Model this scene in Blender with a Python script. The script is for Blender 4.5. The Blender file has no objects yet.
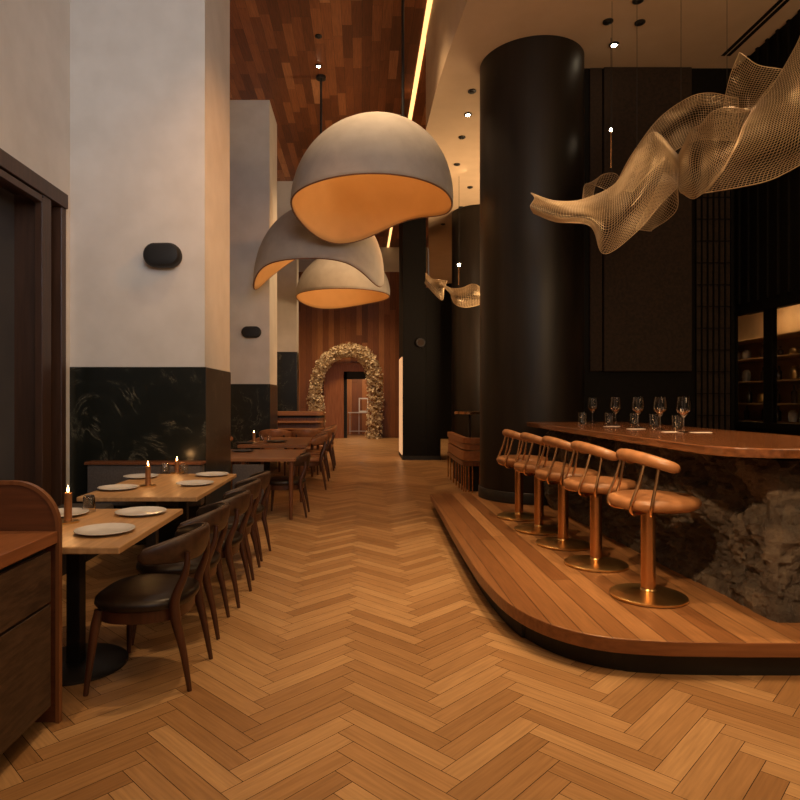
import bpy, bmesh, math, random
from mathutils import Vector, Matrix, noise
random.seed(7)
PI = math.pi
S = bpy.context.scene
C = S.collection
F, VX, VY, H = 620.0, 362.0, 400.0, 1.48      # focal length and vanishing point in px, eye height in m

# ------------------------------------------------------------------ camera, world, exposure
cam = bpy.data.cameras.new('camera'); camo = bpy.data.objects.new('camera', cam); C.objects.link(camo)
cam.sensor_width = 36; cam.lens = 36*F/800; cam.shift_x = (400-VX)/800; cam.clip_end = 100
camo.location = (0, 0, H); camo.rotation_euler = (PI/2, 0, 0)
S.camera = camo
w = bpy.data.worlds.new('world'); S.world = w; w.use_nodes = True
w.node_tree.nodes['Background'].inputs[0].default_value = (1, .74, .52, 1)
w.node_tree.nodes['Background'].inputs[1].default_value = .10
vs = S.view_settings
vs.view_transform = 'Standard'; vs.look = 'None'; vs.exposure = 0.0; vs.gamma = 1; vs.use_curve_mapping = False
WARM = (1, .65, .34)
def light(kind, name, loc, energy, color=WARM, size=.3, size_y=None, target=None, angle=None, blend=.6):
    l = bpy.data.lights.new(name, kind); o = bpy.data.objects.new(name, l); C.objects.link(o)
    o.location = loc; l.energy = energy; l.color = color
    if kind == 'AREA':
        l.size = size
        if size_y: l.shape = 'RECTANGLE'; l.size_y = size_y
    else: l.shadow_soft_size = size
    if kind == 'SPOT': l.spot_size = angle; l.spot_blend = blend
    if target is not None:
        o.rotation_euler = (Vector(target)-Vector(loc)).to_track_quat('-Z', 'Y').to_euler()
    return o
# daylight from the glazed front behind the viewer, high on the left
dl = light('AREA', 'daylight_front', (.9, -2.4, 5.0), 46, (.78, .87, 1), 3.2, 3.5, target=(-2.6, 7, 4.8)); dl.data.spread = math.radians(70)
# added warm fill lights, kept out of view; they stand for no known fixtures
light('AREA', 'fill_overhead', (.2, .2, 5.85), 85, WARM, 3, 2, target=(.2, 1.8, 0))
light('AREA', 'fill_soffit', (4.0, 1.6, 3.6), 75, WARM, 1.4, 1.4, target=(2.6, 5.0, 5.9))
light('AREA', 'fill_right', (4.8, .6, 3.4), 60, WARM, 2.0, 3.0, target=(-1.6, 8.5, 4.0))
light('AREA', 'fill_rear_soffit', (3.6, 11.5, 2.4), 230, WARM, 1.4, 1.4, target=(2.6, 14, 5.9))  # added fill hidden behind the big column, brightens the far soffit
for x, y, e, a, tg in ((2.4, 4.4, 760, 40, (-1.7, 7.6, 3.4)), (2.62, 11.0, 420, 60, (-1.85, 13.4, 3.4)), (.6, 2.6, 500, 34, (2.5, 4.4, .7))):  # added unseen spots that warm the pier sides and light the bar front
    light('SPOT', 'fill_spot', (x, y, 5.85), e, (1, .43, .14) if tg[0] < 0 else WARM, .12, target=tg, angle=math.radians(a), blend=.9)
light('SPOT', 'fill_spot_slate', (-.6, .6, 3.7), 900, WARM, .08, target=(2.6, 4.1, .75), angle=math.radians(30), blend=.9)  # added spot out of view, lights the slate below the counter overhang
for x, y, e, a in ((.2, 4.6, 460, 95), (.25, 8.3, 380, 80), (-1.35, 2.9, 60, 70), (2.1, 3.4, 520, 66), (2.0, 5.6, 420, 60), (-.5, 13.5, 420, 95), (-.3, 18, 500, 95), (.1, 21.6, 750, 100), (-1.4, 21.6, 500, 100), (3.4, 4.2, 200, 80), (4.0, 6.3, 120, 80)):
    z = 5.85 if x > 1.2 else 7.3
    light('SPOT', 'ceiling_spot', (x, y, z), e, WARM, .12, target=(x+.01, y, 0), angle=math.radians(a), blend=.9)

# ------------------------------------------------------------------ materials
def mat(name):
    m = bpy.data.materials.new(name); m.use_nodes = True
    return m, m.node_tree.nodes, m.node_tree.links, m.node_tree.nodes['Principled BSDF']
def setb(b, col=None, rough=.5, metal=0, spec=.5):
    if col: b.inputs['Base Color'].default_value = (*col, 1)
    b.inputs['Roughness'].default_value = rough; b.inputs['Metallic'].default_value = metal
    b.inputs['Specular IOR Level'].default_value = spec
def nd(N, t, **k):
    n = N.new(t)
    for a, v in k.items(): setattr(n, a, v)
    return n
def math_n(N, L, op, a, b=None):
    n = N.new('ShaderNodeMath'); n.operation = op
    for i, v in enumerate((a, b)):
        if v is None: continue
        if isinstance(v, (int, float)): n.inputs[i].default_value = v
        else: L.new(v, n.inputs[i])
    return n.outputs[0]
def ramp(N, L, fac, stops):
    r = N.new('ShaderNodeValToRGB'); e = r.color_ramp.elements
    while len(e) < len(stops): e.new(.5)
    for i, (p, c) in enumerate(stops): e[i].position = p; e[i].color = (*c, 1)
    L.new(fac, r.inputs[0]); return r.outputs[0]
def bump(N, L, b, height, strength=.2, dist=.01):
    n = N.new('ShaderNodeBump'); n.inputs['Strength'].default_value = strength; n.inputs['Distance'].default_value = dist
    L.new(height, n.inputs['Height']); L.new(n.outputs[0], b.inputs['Normal'])
def noise_mat(name, c1, c2, scale=8, rough=.6, metal=0, stretch=(1, 1, 1), bs=.1, bd=.005, spec=.5, detail=6, lo=.35, hi=.65, coat=0):
    m, N, L, b = mat(name); setb(b, None, rough, metal, spec)
    tc = nd(N, 'ShaderNodeTexCoord'); mp = nd(N, 'ShaderNodeMapping'); mp.inputs['Scale'].default_value = stretch
    L.new(tc.outputs['Object'], mp.inputs[0])
    n = nd(N, 'ShaderNodeTexNoise'); n.inputs['Scale'].default_value = scale; n.inputs['Detail'].default_value = detail
    L.new(mp.outputs[0], n.inputs['Vector'])
    L.new(ramp(N, L, n.outputs[0], [(lo, c1), (hi, c2)]), b.inputs['Base Color'])
    if bs: bump(N, L, b, n.outputs[0], bs, bd)
    if coat: b.inputs['Coat Weight'].default_value = coat; b.inputs['Coat Roughness'].default_value = .2
    return m
def wood_mat(name, stops, along, across, wid, length, rough=.4, gap=.02, gapcol=(.02, .01, .005), grain=.35, third=None, spec=.5):
    """planks running on one object axis; every plank draws its own tone"""
    m, N, L, b = mat(name); setb(b, None, rough, 0, spec)
    tc = nd(N, 'ShaderNodeTexCoord'); sp = nd(N, 'ShaderNodeSeparateXYZ'); L.new(tc.outputs['Object'], sp.inputs[0])
    u, v = sp.outputs[along], sp.outputs[across]
    vv = math_n(N, L, 'DIVIDE', v, wid); row = math_n(N, L, 'FLOOR', vv)
    wn = nd(N, 'ShaderNodeTexWhiteNoise', noise_dimensions='1D'); L.new(row, wn.inputs['W'])
    uu = math_n(N, L, 'ADD', math_n(N, L, 'DIVIDE', u, length), math_n(N, L, 'MULTIPLY', wn.outputs[0], 7.3))
    cell = math_n(N, L, 'FLOOR', uu)
    cb = nd(N, 'ShaderNodeCombineXYZ'); L.new(row, cb.inputs[0]); L.new(cell, cb.inputs[1])
    w2 = nd(N, 'ShaderNodeTexWhiteNoise', noise_dimensions='2D'); L.new(cb.outputs[0], w2.inputs['Vector'])
    col = ramp(N, L, w2.outputs[0], stops)
    g = nd(N, 'ShaderNodeCombineXYZ'); L.new(math_n(N, L, 'MULTIPLY', u, 1.6), g.inputs[0]); L.new(math_n(N, L, 'MULTIPLY', v, 28), g.inputs[1])
    L.new(math_n(N, L, 'MULTIPLY', w2.outputs[0], 40), g.inputs[2])
    gn = nd(N, 'ShaderNodeTexNoise'); gn.inputs['Scale'].default_value = 2.2; gn.inputs['Detail'].default_value = 5; L.new(g.outputs[0], gn.inputs['Vector'])
    gr = ramp(N, L, gn.outputs[0], [(.25, (1-grain,)*3), (.7, (1, 1, 1))])
    mx = nd(N, 'ShaderNodeMix', data_type='RGBA', blend_type='MULTIPLY'); mx.inputs[0].default_value = 1
    L.new(col, mx.inputs[6]); L.new(gr, mx.inputs[7])
    fr = math_n(N, L, 'FRACT', vv); d = math_n(N, L, 'MINIMUM', fr, math_n(N, L, 'SUBTRACT', 1, fr))
    f2 = math_n(N, L, 'FRACT', uu); d2 = math_n(N, L, 'MULTIPLY', math_n(N, L, 'MINIMUM', f2, math_n(N, L, 'SUBTRACT', 1, f2)), length/wid)
    edge = math_n(N, L, 'LESS_THAN', math_n(N, L, 'MINIMUM', d, d2), gap)
    m2 = nd(N, 'ShaderNodeMix', data_type='RGBA'); L.new(edge, m2.inputs[0]); L.new(mx.outputs[2], m2.inputs[6]); m2.inputs[7].default_value = (*gapcol, 1)
    L.new(m2.outputs[2], b.inputs['Base Color'])
    return m
def grain_mat(name, c1, c2, axis=0, rough=.4, scale=2.5, spec=.5, coat=0):
    st = [14, 14, 14]; st[axis] = .9
    return noise_mat(name, c1, c2, scale, rough, 0, tuple(st), .03, .002, spec, 5, .3, .7, coat)
def emis(name, col, s):
    m, N, L, b = mat(name); setb(b, col, .6); b.inputs['Emission Color'].default_value = (*col, 1); b.inputs['Emission Strength'].default_value = s
    return m
def glass_mat(name, col=(1, 1, 1), rough=0.0, ior=1.45):
    m, N, L, b = mat(name); setb(b, col, rough); b.inputs['Transmission Weight'].default_value = 1; b.inputs['IOR'].default_value = ior
    return m

M = {}
M['plaster'] = noise_mat('plaster', (.60, .57, .52), (.66, .63, .58), 3, .85, bs=.02)
M['soffit'] = noise_mat('soffit_plaster', (.60, .45, .30), (.64, .485, .33), 3, .85, bs=0)
M['marble'] = None
def marble():
    m, N, L, b = mat('dark_green_marble'); setb(b, None, .28)
    tc = nd(N, 'ShaderNodeTexCoord')
    n = nd(N, 'ShaderNodeTexNoise'); n.inputs['Scale'].default_value = 1.3; n.inputs['Detail'].default_value = 9; n.inputs['Distortion'].default_value = 2.2; n.inputs['Roughness'].default_value = .62
    L.new(tc.outputs['Object'], n.inputs['Vector'])
    a = math_n(N, L, 'ABSOLUTE', math_n(N, L, 'SUBTRACT', n.outputs[0], .5))
    n2 = nd(N, 'ShaderNodeTexNoise'); n2.inputs['Scale'].default_value = 3; n2.inputs['Detail'].default_value = 3; L.new(tc.outputs['Object'], n2.inputs['Vector'])
    vein = ramp(N, L, a, [(0, (.16, .15, .10)), (.006, (.045, .042, .03)), (.03, (.008, .0095, .007))])
    base = ramp(N, L, n2.outputs[0], [(.45, (.008, .0095, .007)), (.7, (.022, .023, .017))])
    k = ramp(N, L, n2.outputs[0], [(.48, (0, 0, 0)), (.6, (1, 1, 1))])
    mx = nd(N, 'ShaderNodeMix', data_type='RGBA'); L.new(k, mx.inputs[0]); L.new(base, mx.inputs[6]); L.new(vein, mx.inputs[7])
    L.new(mx.outputs[2], b.inputs['Base Color']); return m
M['marble'] = marble()
M['ceil_wood'] = wood_mat('plank_ceiling', [(0, (.13, .038, .012)), (.5, (.22, .068, .022)), (.85, (.34, .12, .042)), (1, (.55, .25, .11))], 1, 0, .16, .95, .5, .012, grain=.45)
M['wall_wood'] = wood_mat('wall_planks', [(0, (.17, .055, .018)), (.6, (.30, .105, .036)), (1, (.48, .20, .072))], 2, 0, .22, 5, .4, .012, grain=.4)
M['portal_wood'] = grain_mat('portal_wood', (.26, .09, .03), (.42, .16, .058), 2)
M['deck_wood'] = wood_mat('deck_planks', [(0, (.26, .105, .036)), (.5, (.36, .16, .058)), (1, (.50, .245, .095))], 1, 0, .135, 4.6, .30, .02, (.05, .02, .008), .35)
M['deck_edge'] = grain_mat('deck_edge_wood', (.17, .062, .022), (.27, .105, .038), 0, .35)
M['black'] = noise_mat('black_paint', (.0035, .003, .0025), (.006, .005, .004), 20, .6, bs=.03)
M['bar_black'] = noise_mat('bar_black', (.003, .0022, .0016), (.005, .0038, .003), 20, .7, bs=.03, spec=.15)
M['column'] = noise_mat('column_dark', (.007, .0045, .003), (.014, .009, .006), 9, .38, stretch=(1, 1, .12), bs=.12)
M['column'].node_tree.nodes['Principled BSDF'].inputs['Specular IOR Level'].default_value = .36; M['column'].node_tree.nodes['Principled BSDF'].inputs['Roughness'].default_value = .45
M['column2'] = M['column']
M['brown_panel'] = noise_mat('brown_fabric_panel', (.014, .007, .0035), (.028, .014, .007), 30, .9, bs=.25)
M['frame_brown'] = grain_mat('window_frame_brown', (.040, .018, .009), (.065, .030, .016), 2, .4)
M['shade_grey'] = noise_mat('window_shade', (.055, .052, .055), (.075, .07, .07), 2, .6, bs=0)
M['oak'] = grain_mat('oak_table', (.42, .235, .10), (.60, .36, .165), 1, .38)
M['oak2'] = grain_mat('oak_table_edge', (.36, .20, .08), (.50, .30, .13), 1, .4)
M['walnut'] = grain_mat('walnut', (.10, .034, .013), (.20, .072, .028), 2, .36)
M['counter'] = grain_mat('counter_walnut', (.085, .030, .011), (.19, .07, .026), 1, .16, coat=.4)
M['console_top'] = grain_mat('console_top', (.22, .08, .03), (.34, .13, .05), 1, .35)
M['console_panel'] = grain_mat('console_panel', (.10, .032, .012), (.16, .055, .02), 0, .4)
M['console_edge'] = grain_mat('console_edge', (.15, .055, .02), (.24, .095, .036), 2, .35)
M['console_drawer'] = noise_mat('smoked_oak_drawer', (.040, .023, .014), (.085, .050, .030), 9, .5, stretch=(7, 1, 7), bs=.3, bd=.004)
M['leather_dark'] = noise_mat('black_brown_leather', (.012, .0065, .004), (.022, .012, .007), 40, .36, bs=.06, spec=.4)
M['leather_brown'] = noise_mat('brown_leather', (.26, .10, .038), (.36, .15, .058), 20, .42, bs=.05)
M['leather_tan'] = noise_mat('tan_leather', (.26, .115, .045), (.35, .155, .062), 16, .38, bs=.05)
M['piping'] = noise_mat('piping', (.10, .06, .04), (.14, .09, .06), 20, .5, bs=0)
M['copper'] = noise_mat('brushed_copper', (.60, .32, .15), (.74, .42, .20), 30, .26, 1, (1, 1, .1), .03)
M['brass'] = noise_mat('brushed_brass', (.66, .43, .17), (.80, .55, .24), 12, .30, 1, bs=.02)
M['iron'] = noise_mat('black_iron', (.010, .009, .009), (.016, .014, .013), 30, .45, bs=.05)
M['plate'] = noise_mat('white_glaze', (.62, .60, .58), (.70, .68, .66), 10, .25, bs=0)
M['plate_dark'] = noise_mat('black_glaze', (.015, .012, .010), (.03, .022, .018), 10, .3, bs=0)
M['candle'] = noise_mat('bronze_candle', (.36, .16, .06), (.48, .23, .10), 10, .35, .6, bs=0)
M['flame'] = emis('candle_flame', (1, .52, .16), 28)
M['glass'] = glass_mat('clear_glass', (1, .98, .95))
M['pane'] = glass_mat('window_glass', (.96, .96, .95), 0, 1.15)
M['grey_fabric'] = noise_mat('grey_upholstery', (.070, .058, .052), (.10, .082, .074), 60, .9, bs=.2)
M['lamp_out'] = noise_mat('lamp_plaster', (.40, .36, .32), (.45, .41, .365), 5, .8, bs=.06)
M['lamp_in'] = noise_mat('lamp_lining', (.62, .36, .14), (.66, .39, .16), 3, .75, bs=0)
M['lamp_rim'] = noise_mat('lamp_rim', (.14, .06, .03), (.18, .08, .04), 3, .6, bs=0)
M['mesh'] = noise_mat('bronze_mesh', (.43, .31, .175), (.54, .40, .24), 5, .38, .35, bs=0)
M['led'] = emis('led_strip', (1, .56, .20), 1.9)
M['spot_on'] = emis('lit_bulb', (1, .80, .52), 40)
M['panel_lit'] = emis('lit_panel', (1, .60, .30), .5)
M['blossom'] = noise_mat('cream_blossom', (.74, .60, .40), (.88, .77, .58), 6, .8, bs=0)
M['dry_leaf'] = noise_mat('dried_leaf', (.26, .15, .05), (.42, .26, .09), 6, .8, bs=0)
M['cab_back'] = noise_mat('cabinet_back', (.36, .22, .10), (.46, .29, .14), 3, .6, bs=0)
M['bottle'] = noise_mat('dark_bottle', (.05, .03, .015), (.10, .06, .03), 5, .15, bs=0)
M['napkin'] = noise_mat('white_paper', (.68, .62, .56), (.74, .68, .62), 9, .8, bs=0)
M['tile'] = None
def slate():
    m, N, L, b = mat('rough_slate'); setb(b, None, .36)
    tc = nd(N, 'ShaderNodeTexCoord')
    n = nd(N, 'ShaderNodeTexNoise'); n.inputs['Scale'].default_value = 3; n.inputs['Detail'].default_value = 10; n.inputs['Roughness'].default_value = .72; n.inputs['Distortion'].default_value = .15
    L.new(tc.outputs['Object'], n.inputs['Vector'])
    L.new(ramp(N, L, n.outputs[0], [(.38, (.035, .025, .018)), (.5, (.075, .055, .039)), (.64, (.17, .125, .085))]), b.inputs['Base Color'])
    n2 = nd(N, 'ShaderNodeTexNoise'); n2.inputs['Scale'].default_value = 9; n2.inputs['Detail'].default_value = 10; n2.inputs['Roughness'].default_value = .7; n2.inputs['Distortion'].default_value = .1
    L.new(tc.outputs['Object'], n2.inputs['Vector'])
    bump(N, L, b, n2.outputs[0], 1.0, .06); return m
M['slate'] = slate()
def floor_mat():
    m, N, L, b = mat('oak_herringbone'); setb(b, None, .34)
    at = nd(N, 'ShaderNodeAttribute', attribute_name='rnd')
    uv = nd(N, 'ShaderNodeUVMap', uv_map='UVMap')
    mp = nd(N, 'ShaderNodeMapping'); mp.inputs['Scale'].default_value = (2.5, 42, 1); L.new(uv.outputs[0], mp.inputs[0])
    n = nd(N, 'ShaderNodeTexNoise'); n.inputs['Scale'].default_value = 1.5; n.inputs['Detail'].default_value = 6; L.new(mp.outputs[0], n.inputs['Vector'])
    c = ramp(N, L, at.outputs['Fac'], [(0, (.34, .175, .068)), (.5, (.46, .255, .108)), (1, (.57, .34, .155))])
    g = ramp(N, L, n.outputs[0], [(.3, (.74, .72, .70)), (.65, (1, 1, 1))])
    mx = nd(N, 'ShaderNodeMix', data_type='RGBA', blend_type='MULTIPLY'); mx.inputs[0].default_value = 1
    L.new(c, mx.inputs[6]); L.new(g, mx.inputs[7]); L.new(mx.outputs[2], b.inputs['Base Color'])
    bump(N, L, b, n.outputs[0], .12, .002); return m
M['floor'] = floor_mat()
M['gap'] = noise_mat('floor_gap', (.03, .012, .005), (.04, .018, .008), 5, .8, bs=0)

# ------------------------------------------------------------------ mesh helpers
def bm_box(bm, x0, x1, y0, y1, z0, z1, bev=0):
    r = bmesh.ops.create_cube(bm, size=1)['verts']
    for v in r: v.co = Vector((x0+(v.co.x+.5)*(x1-x0), y0+(v.co.y+.5)*(y1-y0), z0+(v.co.z+.5)*(z1-z0)))
    if bev:
        es = list({e for v in r for e in v.link_edges})
        bmesh.ops.bevel(bm, geom=es, offset=bev, segments=2, affect='EDGES', profile=.5)
def box(x0, x1, y0, y1, z0, z1, bev=0):
    bm = bmesh.new(); bm_box(bm, x0, x1, y0, y1, z0, z1, bev); return bm
def loft(bm, rings, close=True, caps=True):
    vs_ = [[bm.verts.new(p) for p in r] for r in rings]
    n = len(vs_[0])
    for a, b in zip(vs_, vs_[1:]):
        for i in range(n if close else n-1):
            j = (i+1) % n
            try: bm.faces.new((a[i], a[j], b[j], b[i]))
            except ValueError: pass
    if caps and close:
        bm.faces.new(list(reversed(vs_[0]))); bm.faces.new(vs_[-1])
    return vs_
def catmull(pts, n):
    pts = [Vector(p) for p in pts]; out = []
    P = [2*pts[0]-pts[1]]+pts+[2*pts[-1]-pts[-2]]
    for i in range(1, len(P)-2):
        for k in range(n):
            t = k/n; a, b, c, d = P[i-1:i+3]
            out.append(.5*((2*b)+(c-a)*t+(2*a-5*b+4*c-d)*t*t+(3*b-a-3*c+d)*t**3))
    out.append(pts[-1]); return out
def tube(bm, path, rad, seg=10, sx=1, sy=1, up=None):
    path = [Vector(p) for p in path]; n = len(path)
    if not hasattr(rad, '__len__'): rad = [rad]*n
    if len(rad) != n:
        rad = [rad[min(int(i*(len(rad)-1)/(n-1)), len(rad)-2)]*(1-(i*(len(rad)-1)/(n-1)-min(int(i*(len(rad)-1)/(n-1)), len(rad)-2))) +
               rad[min(int(i*(len(rad)-1)/(n-1)), len(rad)-2)+1]*(i*(len(rad)-1)/(n-1)-min(int(i*(len(rad)-1)/(n-1)), len(rad)-2)) for i in range(n)]
    rings = []; prev = None
    for i, p in enumerate(path):
        t = (path[min(i+1, n-1)]-path[max(i-1, 0)]).normalized()
        if up is not None: a = Vector(up)
        elif prev is None: a = Vector((0, 0, 1)) if abs(t.z) < .9 else Vector((1, 0, 0))
        else: a = prev
        s = t.cross(a).normalized(); a = s.cross(t).normalized(); prev = a
        rings.append([p+rad[i]*(sx*math.cos(k*2*PI/seg)*s+sy*math.sin(k*2*PI/seg)*a) for k in range(seg)])
    loft(bm, rings)
def lathe(bm, prof, seg=32, cx=0, cy=0, cz=0, caps=True, sx=1, sy=1):
    rings = [[Vector((cx+sx*r*math.cos(k*2*PI/seg), cy+sy*r*math.sin(k*2*PI/seg), cz+z)) for k in range(seg)] for r, z in prof]
    loft(bm, rings, True, caps)
def prism(bm, pts, z0, z1):
    a = [bm.verts.new((x, y, z0)) for x, y in pts]; b = [bm.verts.new((x, y, z1)) for x, y in pts]
    n = len(pts); bm.faces.new(list(reversed(a))); bm.faces.new(b)
    for i in range(n): bm.faces.new((a[i], a[(i+1) % n], b[(i+1) % n], b[i]))
def obj(name, bm, m, parent=None, smooth=False, loc=None, bevel=0, sharp=40):
    bmesh.ops.recalc_face_normals(bm, faces=bm.faces)
    me = bpy.data.meshes.new(name); bm.to_mesh(me); bm.free()
    for mm in (m if isinstance(m, (list, tuple)) else [m]): me.materials.append(M[mm] if isinstance(mm, str) else mm)
    o = bpy.data.objects.new(name, me); C.objects.link(o)
    if parent: o.parent = parent
    if loc: o.location = loc
    if smooth:
        me.shade_smooth(); me.set_sharp_from_angle(angle=math.radians(sharp))
    if bevel:
        b = o.modifiers.new('bevel', 'BEVEL'); b.width = bevel; b.segments = 2; b.limit_method = 'ANGLE'
    return o
def thing(name, label, cat, loc=(0, 0, 0), rotz=0, group=None):
    o = bpy.data.objects.new(name, None); C.objects.link(o); o.empty_display_size = .2
    o.location = loc; o.rotation_euler = (0, 0, rotz); o['label'] = label; o['category'] = cat
    if group: o['group'] = group
    return o
def tag(o, label, cat, group=None):
    o['label'] = label; o['category'] = cat
    if group: o['group'] = group
    return o
def struct(o):
    o['kind'] = 'structure'; return o
def dup(root, loc, rotz=None, label=None, group=None):
    r = root.copy(); C.objects.link(r); r.location = loc
    if rotz is not None: r.rotation_euler = (0, 0, rotz)
    if label: r['label'] = label
    if group: r['group'] = group
    for ch in list(root.children):
        c = ch.copy(); C.objects.link(c); c.parent = r
        for g in list(ch.children):
            d = g.copy(); C.objects.link(d); d.parent = c
    return r
def at(px, py, Y): return Vector(((px-VX)*Y/F, Y, H+(VY-py)*Y/F))
def on(px, py, h):
    Y = F*(H-h)/(py-VY); return Vector(((px-VX)*Y/F, Y, h))

ZC, ZS = 7.48, 5.92          # plank ceiling, soffit height
YB = 24.4                    # far wall
# ------------------------------------------------------------------ structure
def herringbone():
    bm = bmesh.new(); uvl = bm.loops.layers.uv.new('UVMap'); rl = bm.faces.layers.float.new('rnd')
    W, n, g = .1, 6, .0014
    c = math.cos(PI/4)
    def T(a, b):
        a *= W; b *= W                       # (1,1) -> +Y
        return ((a-b)*c+OX, (a+b)*c)
    OX = -1.31
    x0, x1, y0, y1 = -3.3, 5.0, -2.0, YB
    gg = g/W
    for k in range(-40, 320):
        for m_ in range(-22, 22):
            for kind in (0, 1):
                a, b = k+m_*n, k-m_*n
                if kind == 0: A0, A1, B0, B1 = a, a+n, b, b+1
                else: A0, A1, B0, B1 = a, a+1, b+1, b+1+n
                cx, cy = T((A0+A1)/2, (B0+B1)/2)
                if not (x0-.3 < cx < x1+.3 and y0-.3 < cy < y1+.2): continue
                if cx > 2.0 and cy > 3.9 and cy < 8.0: continue
                q = [T(A0+gg, B0+gg), T(A1-gg, B0+gg), T(A1-gg, B1-gg), T(A0+gg, B1-gg)]
                q = [(min(max(x, x0), x1), min(max(y, y0), y1)) for x, y in q]
                try: f = bm.faces.new([bm.verts.new((x, y, 0)) for x, y in q])
                except ValueError: continue
                f[rl] = random.random(); ox, oy = random.random()*40, random.random()*40
                uu = [(0, 0), (n*W, 0), (n*W, W), (0, W)] if kind == 0 else [(0, 0), (0, W), (n*W, W), (n*W, 0)]
                for lo, (u, v) in zip(f.loops, uu): lo[uvl].uv = (u+ox, v+oy)
    for f in bm.faces:
        f.normal_update()
        if f.normal.z < 0: f.normal_flip()
    me = bpy.data.meshes.new('floor')
    q = [bm.verts.new(p) for p in ((x0, y0, -.003), (x1, y0, -.003), (x1, y1, -.003), (x0, y1, -.003))]
    f = bm.faces.new(q); f.material_index = 1
    bm.to_mesh(me); bm.free(); me.materials.append(M['floor']); me.materials.append(M['gap'])
    o = bpy.data.objects.new('floor', me); C.objects.link(o); return struct(o)
herringbone()
# plank ceiling
struct(obj('ceiling', box(-3.3, 3.0, -2, YB+.2, ZC, ZC+.15), 'ceil_wood'))
# soffit over the bar: prism from ZS to plank ceiling with its edge following the aisle
bm = bmesh.new()
edge = [(1.75, -2), (1.62, 2), (1.42, 4.6), (1.27, 5.9), (1.17, 6.9), (1.10, 8.0), (1.06, 9.0), (1.05, 10.2)]
prism(bm, edge+[(1.6, 15.0), (2.65, YB-.05), (5.3, YB-.05), (5.3, -2)], ZS, ZC-.003)
struct(obj('ceiling_soffit', bm, 'soffit'))
# left wall with the tall window, header above
YL0 = -2
bm = bmesh.new()
bm_box(bm, -3.3, -2.99, YL0, YB, 3.53, ZC)
bm_box(bm, -3.3, -2.99, 6.20, YB, 0, 3.53)
bm_box(bm, -3.3, -2.99, YL0, 1.68, 0, 3.53)
struct(obj('wall_left', bm, 'plaster'))
# window
wf = thing('window_1', '', 'window', (-2.99, 1.68, 0)); struct(wf); wf.scale = (1.06, 1.059, 1.032); del wf['label']; del wf['category']
bm = bmesh.new()
bm_box(bm, -.26, .05, 0, 4.27, 3.28, 3.42)                 # head
bm_box(bm, -.26, .03, 3.85, 3.99, 0, 3.28)
bm_box(bm, -.26, .03, 4.18, 4.27, 0, 3.28)
bm_box(bm, -.26, .03, 0, .14, 0, 3.28)
bm_box(bm, -.26, .0, .14, 3.85, 0, .12)
bm_box(bm, -.26, -.22, 3.99, 4.18, 0, 3.28)
obj('window_frame', bm, 'frame_brown', wf, bevel=.006)
bm = bmesh.new(); bm_box(bm, -.02, .045, 3.80, 3.845, 0, 3.24); bm_box(bm, -.02, .045, .14, 3.80, 3.2, 3.26)
obj('inner_trim', bm, 'frame_brown', wf, bevel=.004)
obj('glass_pane', box(-.235, -.225, .14, 3.85, .12, 3.28), 'shade_grey', wf)
# piers on the left
def pier(x1, y0, y1, hd, name):
    t = thing(name, '', 'pier', (0, 0, 0)); struct(t); del t['label']; del t['category']
    obj('plaster_shaft', box(-2.99, x1, y0, y1, hd, ZC), 'plaster', t)
    obj('stone_dado', box(-2.99, x1+.012, y0-.012, y1, 0, hd), 'marble', t, bevel=.004)
pier(-1.61, 6.35, 7.55, 1.818, 'wall_left_pier')
pier(-1.85, 12.4, 13.5, 1.8, 'wall_left_pier')
pier(-1.79, 17.0, 17.5, 2.8, 'wall_left_pier')
obj('stone', box(0, .01, 0, .01, 0, .01), 'marble').hide_render = True
bpy.data.objects.remove(bpy.data.objects['stone'])
# far wall in wood with white header and doorway
dx0, dx1, dh = at(344, 0, YB).x, at(370, 0, YB).x, at(0, 372, YB).z
bm = bmesh.new()
hz = at(0, 272, YB).z
bm_box(bm, -3.0, dx0, YB, YB+.2, 0, hz); bm_box(bm, dx1, 2.6, YB, YB+.2, 0, hz); bm_box(bm, dx0, dx1, YB, YB+.2, dh, hz)
struct(obj('wall_back', bm, 'wall_wood'))
struct(obj('wall_back_header', box(-3.0, 2.6, YB-.05, YB+.2, hz, ZC), 'plaster'))
struct(obj('wall_back_vestibule', box(-1.4, 1.4, YB+2.6, YB+2.75, 0, 3), 'wall_wood'))
bm = bmesh.new(); bm_box(bm, -1.5, -1.4, YB+.2, YB+2.75, 0, 3); bm_box(bm, 1.4, 1.5, YB+.2, YB+2.75, 0, 3)
struct(obj('wall_vestibule', bm, 'wall_wood'))
struct(obj('ceiling_vestibule', box(-1.5, 1.5, YB+.2, YB+2.75, 3, 3.1), 'black'))
struct(obj('floor_vestibule', box(-1.5, 1.5, YB, YB+2.75, -.05, 0), 'floor'))
# dark wall behind the second column
struct(obj('wall_rear_right', box(2.62, 5.0, YB-.8, YB-.6, 0, ZS), 'bar_black'))
# right wall of the bar room
RW = 5.0
bm = bmesh.new()
cy0, cy1, cz0, cz1 = 4.9, 8.29, 1.18, 2.62
bm_box(bm, RW, RW+.2, -2, cy0, 0, ZS); bm_box(bm, RW, RW+.03, cy1, 24, 0, ZS)
bm_box(bm, RW, RW+.2, cy0, cy1, 0, cz0); bm_box(bm, RW, RW+.2, cy0, cy1, cz1, ZS)
y = 4.0
while y < 8.3:
    bm_box(bm, RW-.03, RW, y, y+.035, cz1+.12, ZS); y += .19
struct(obj('wall_right', bm, 'bar_black'))
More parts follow.
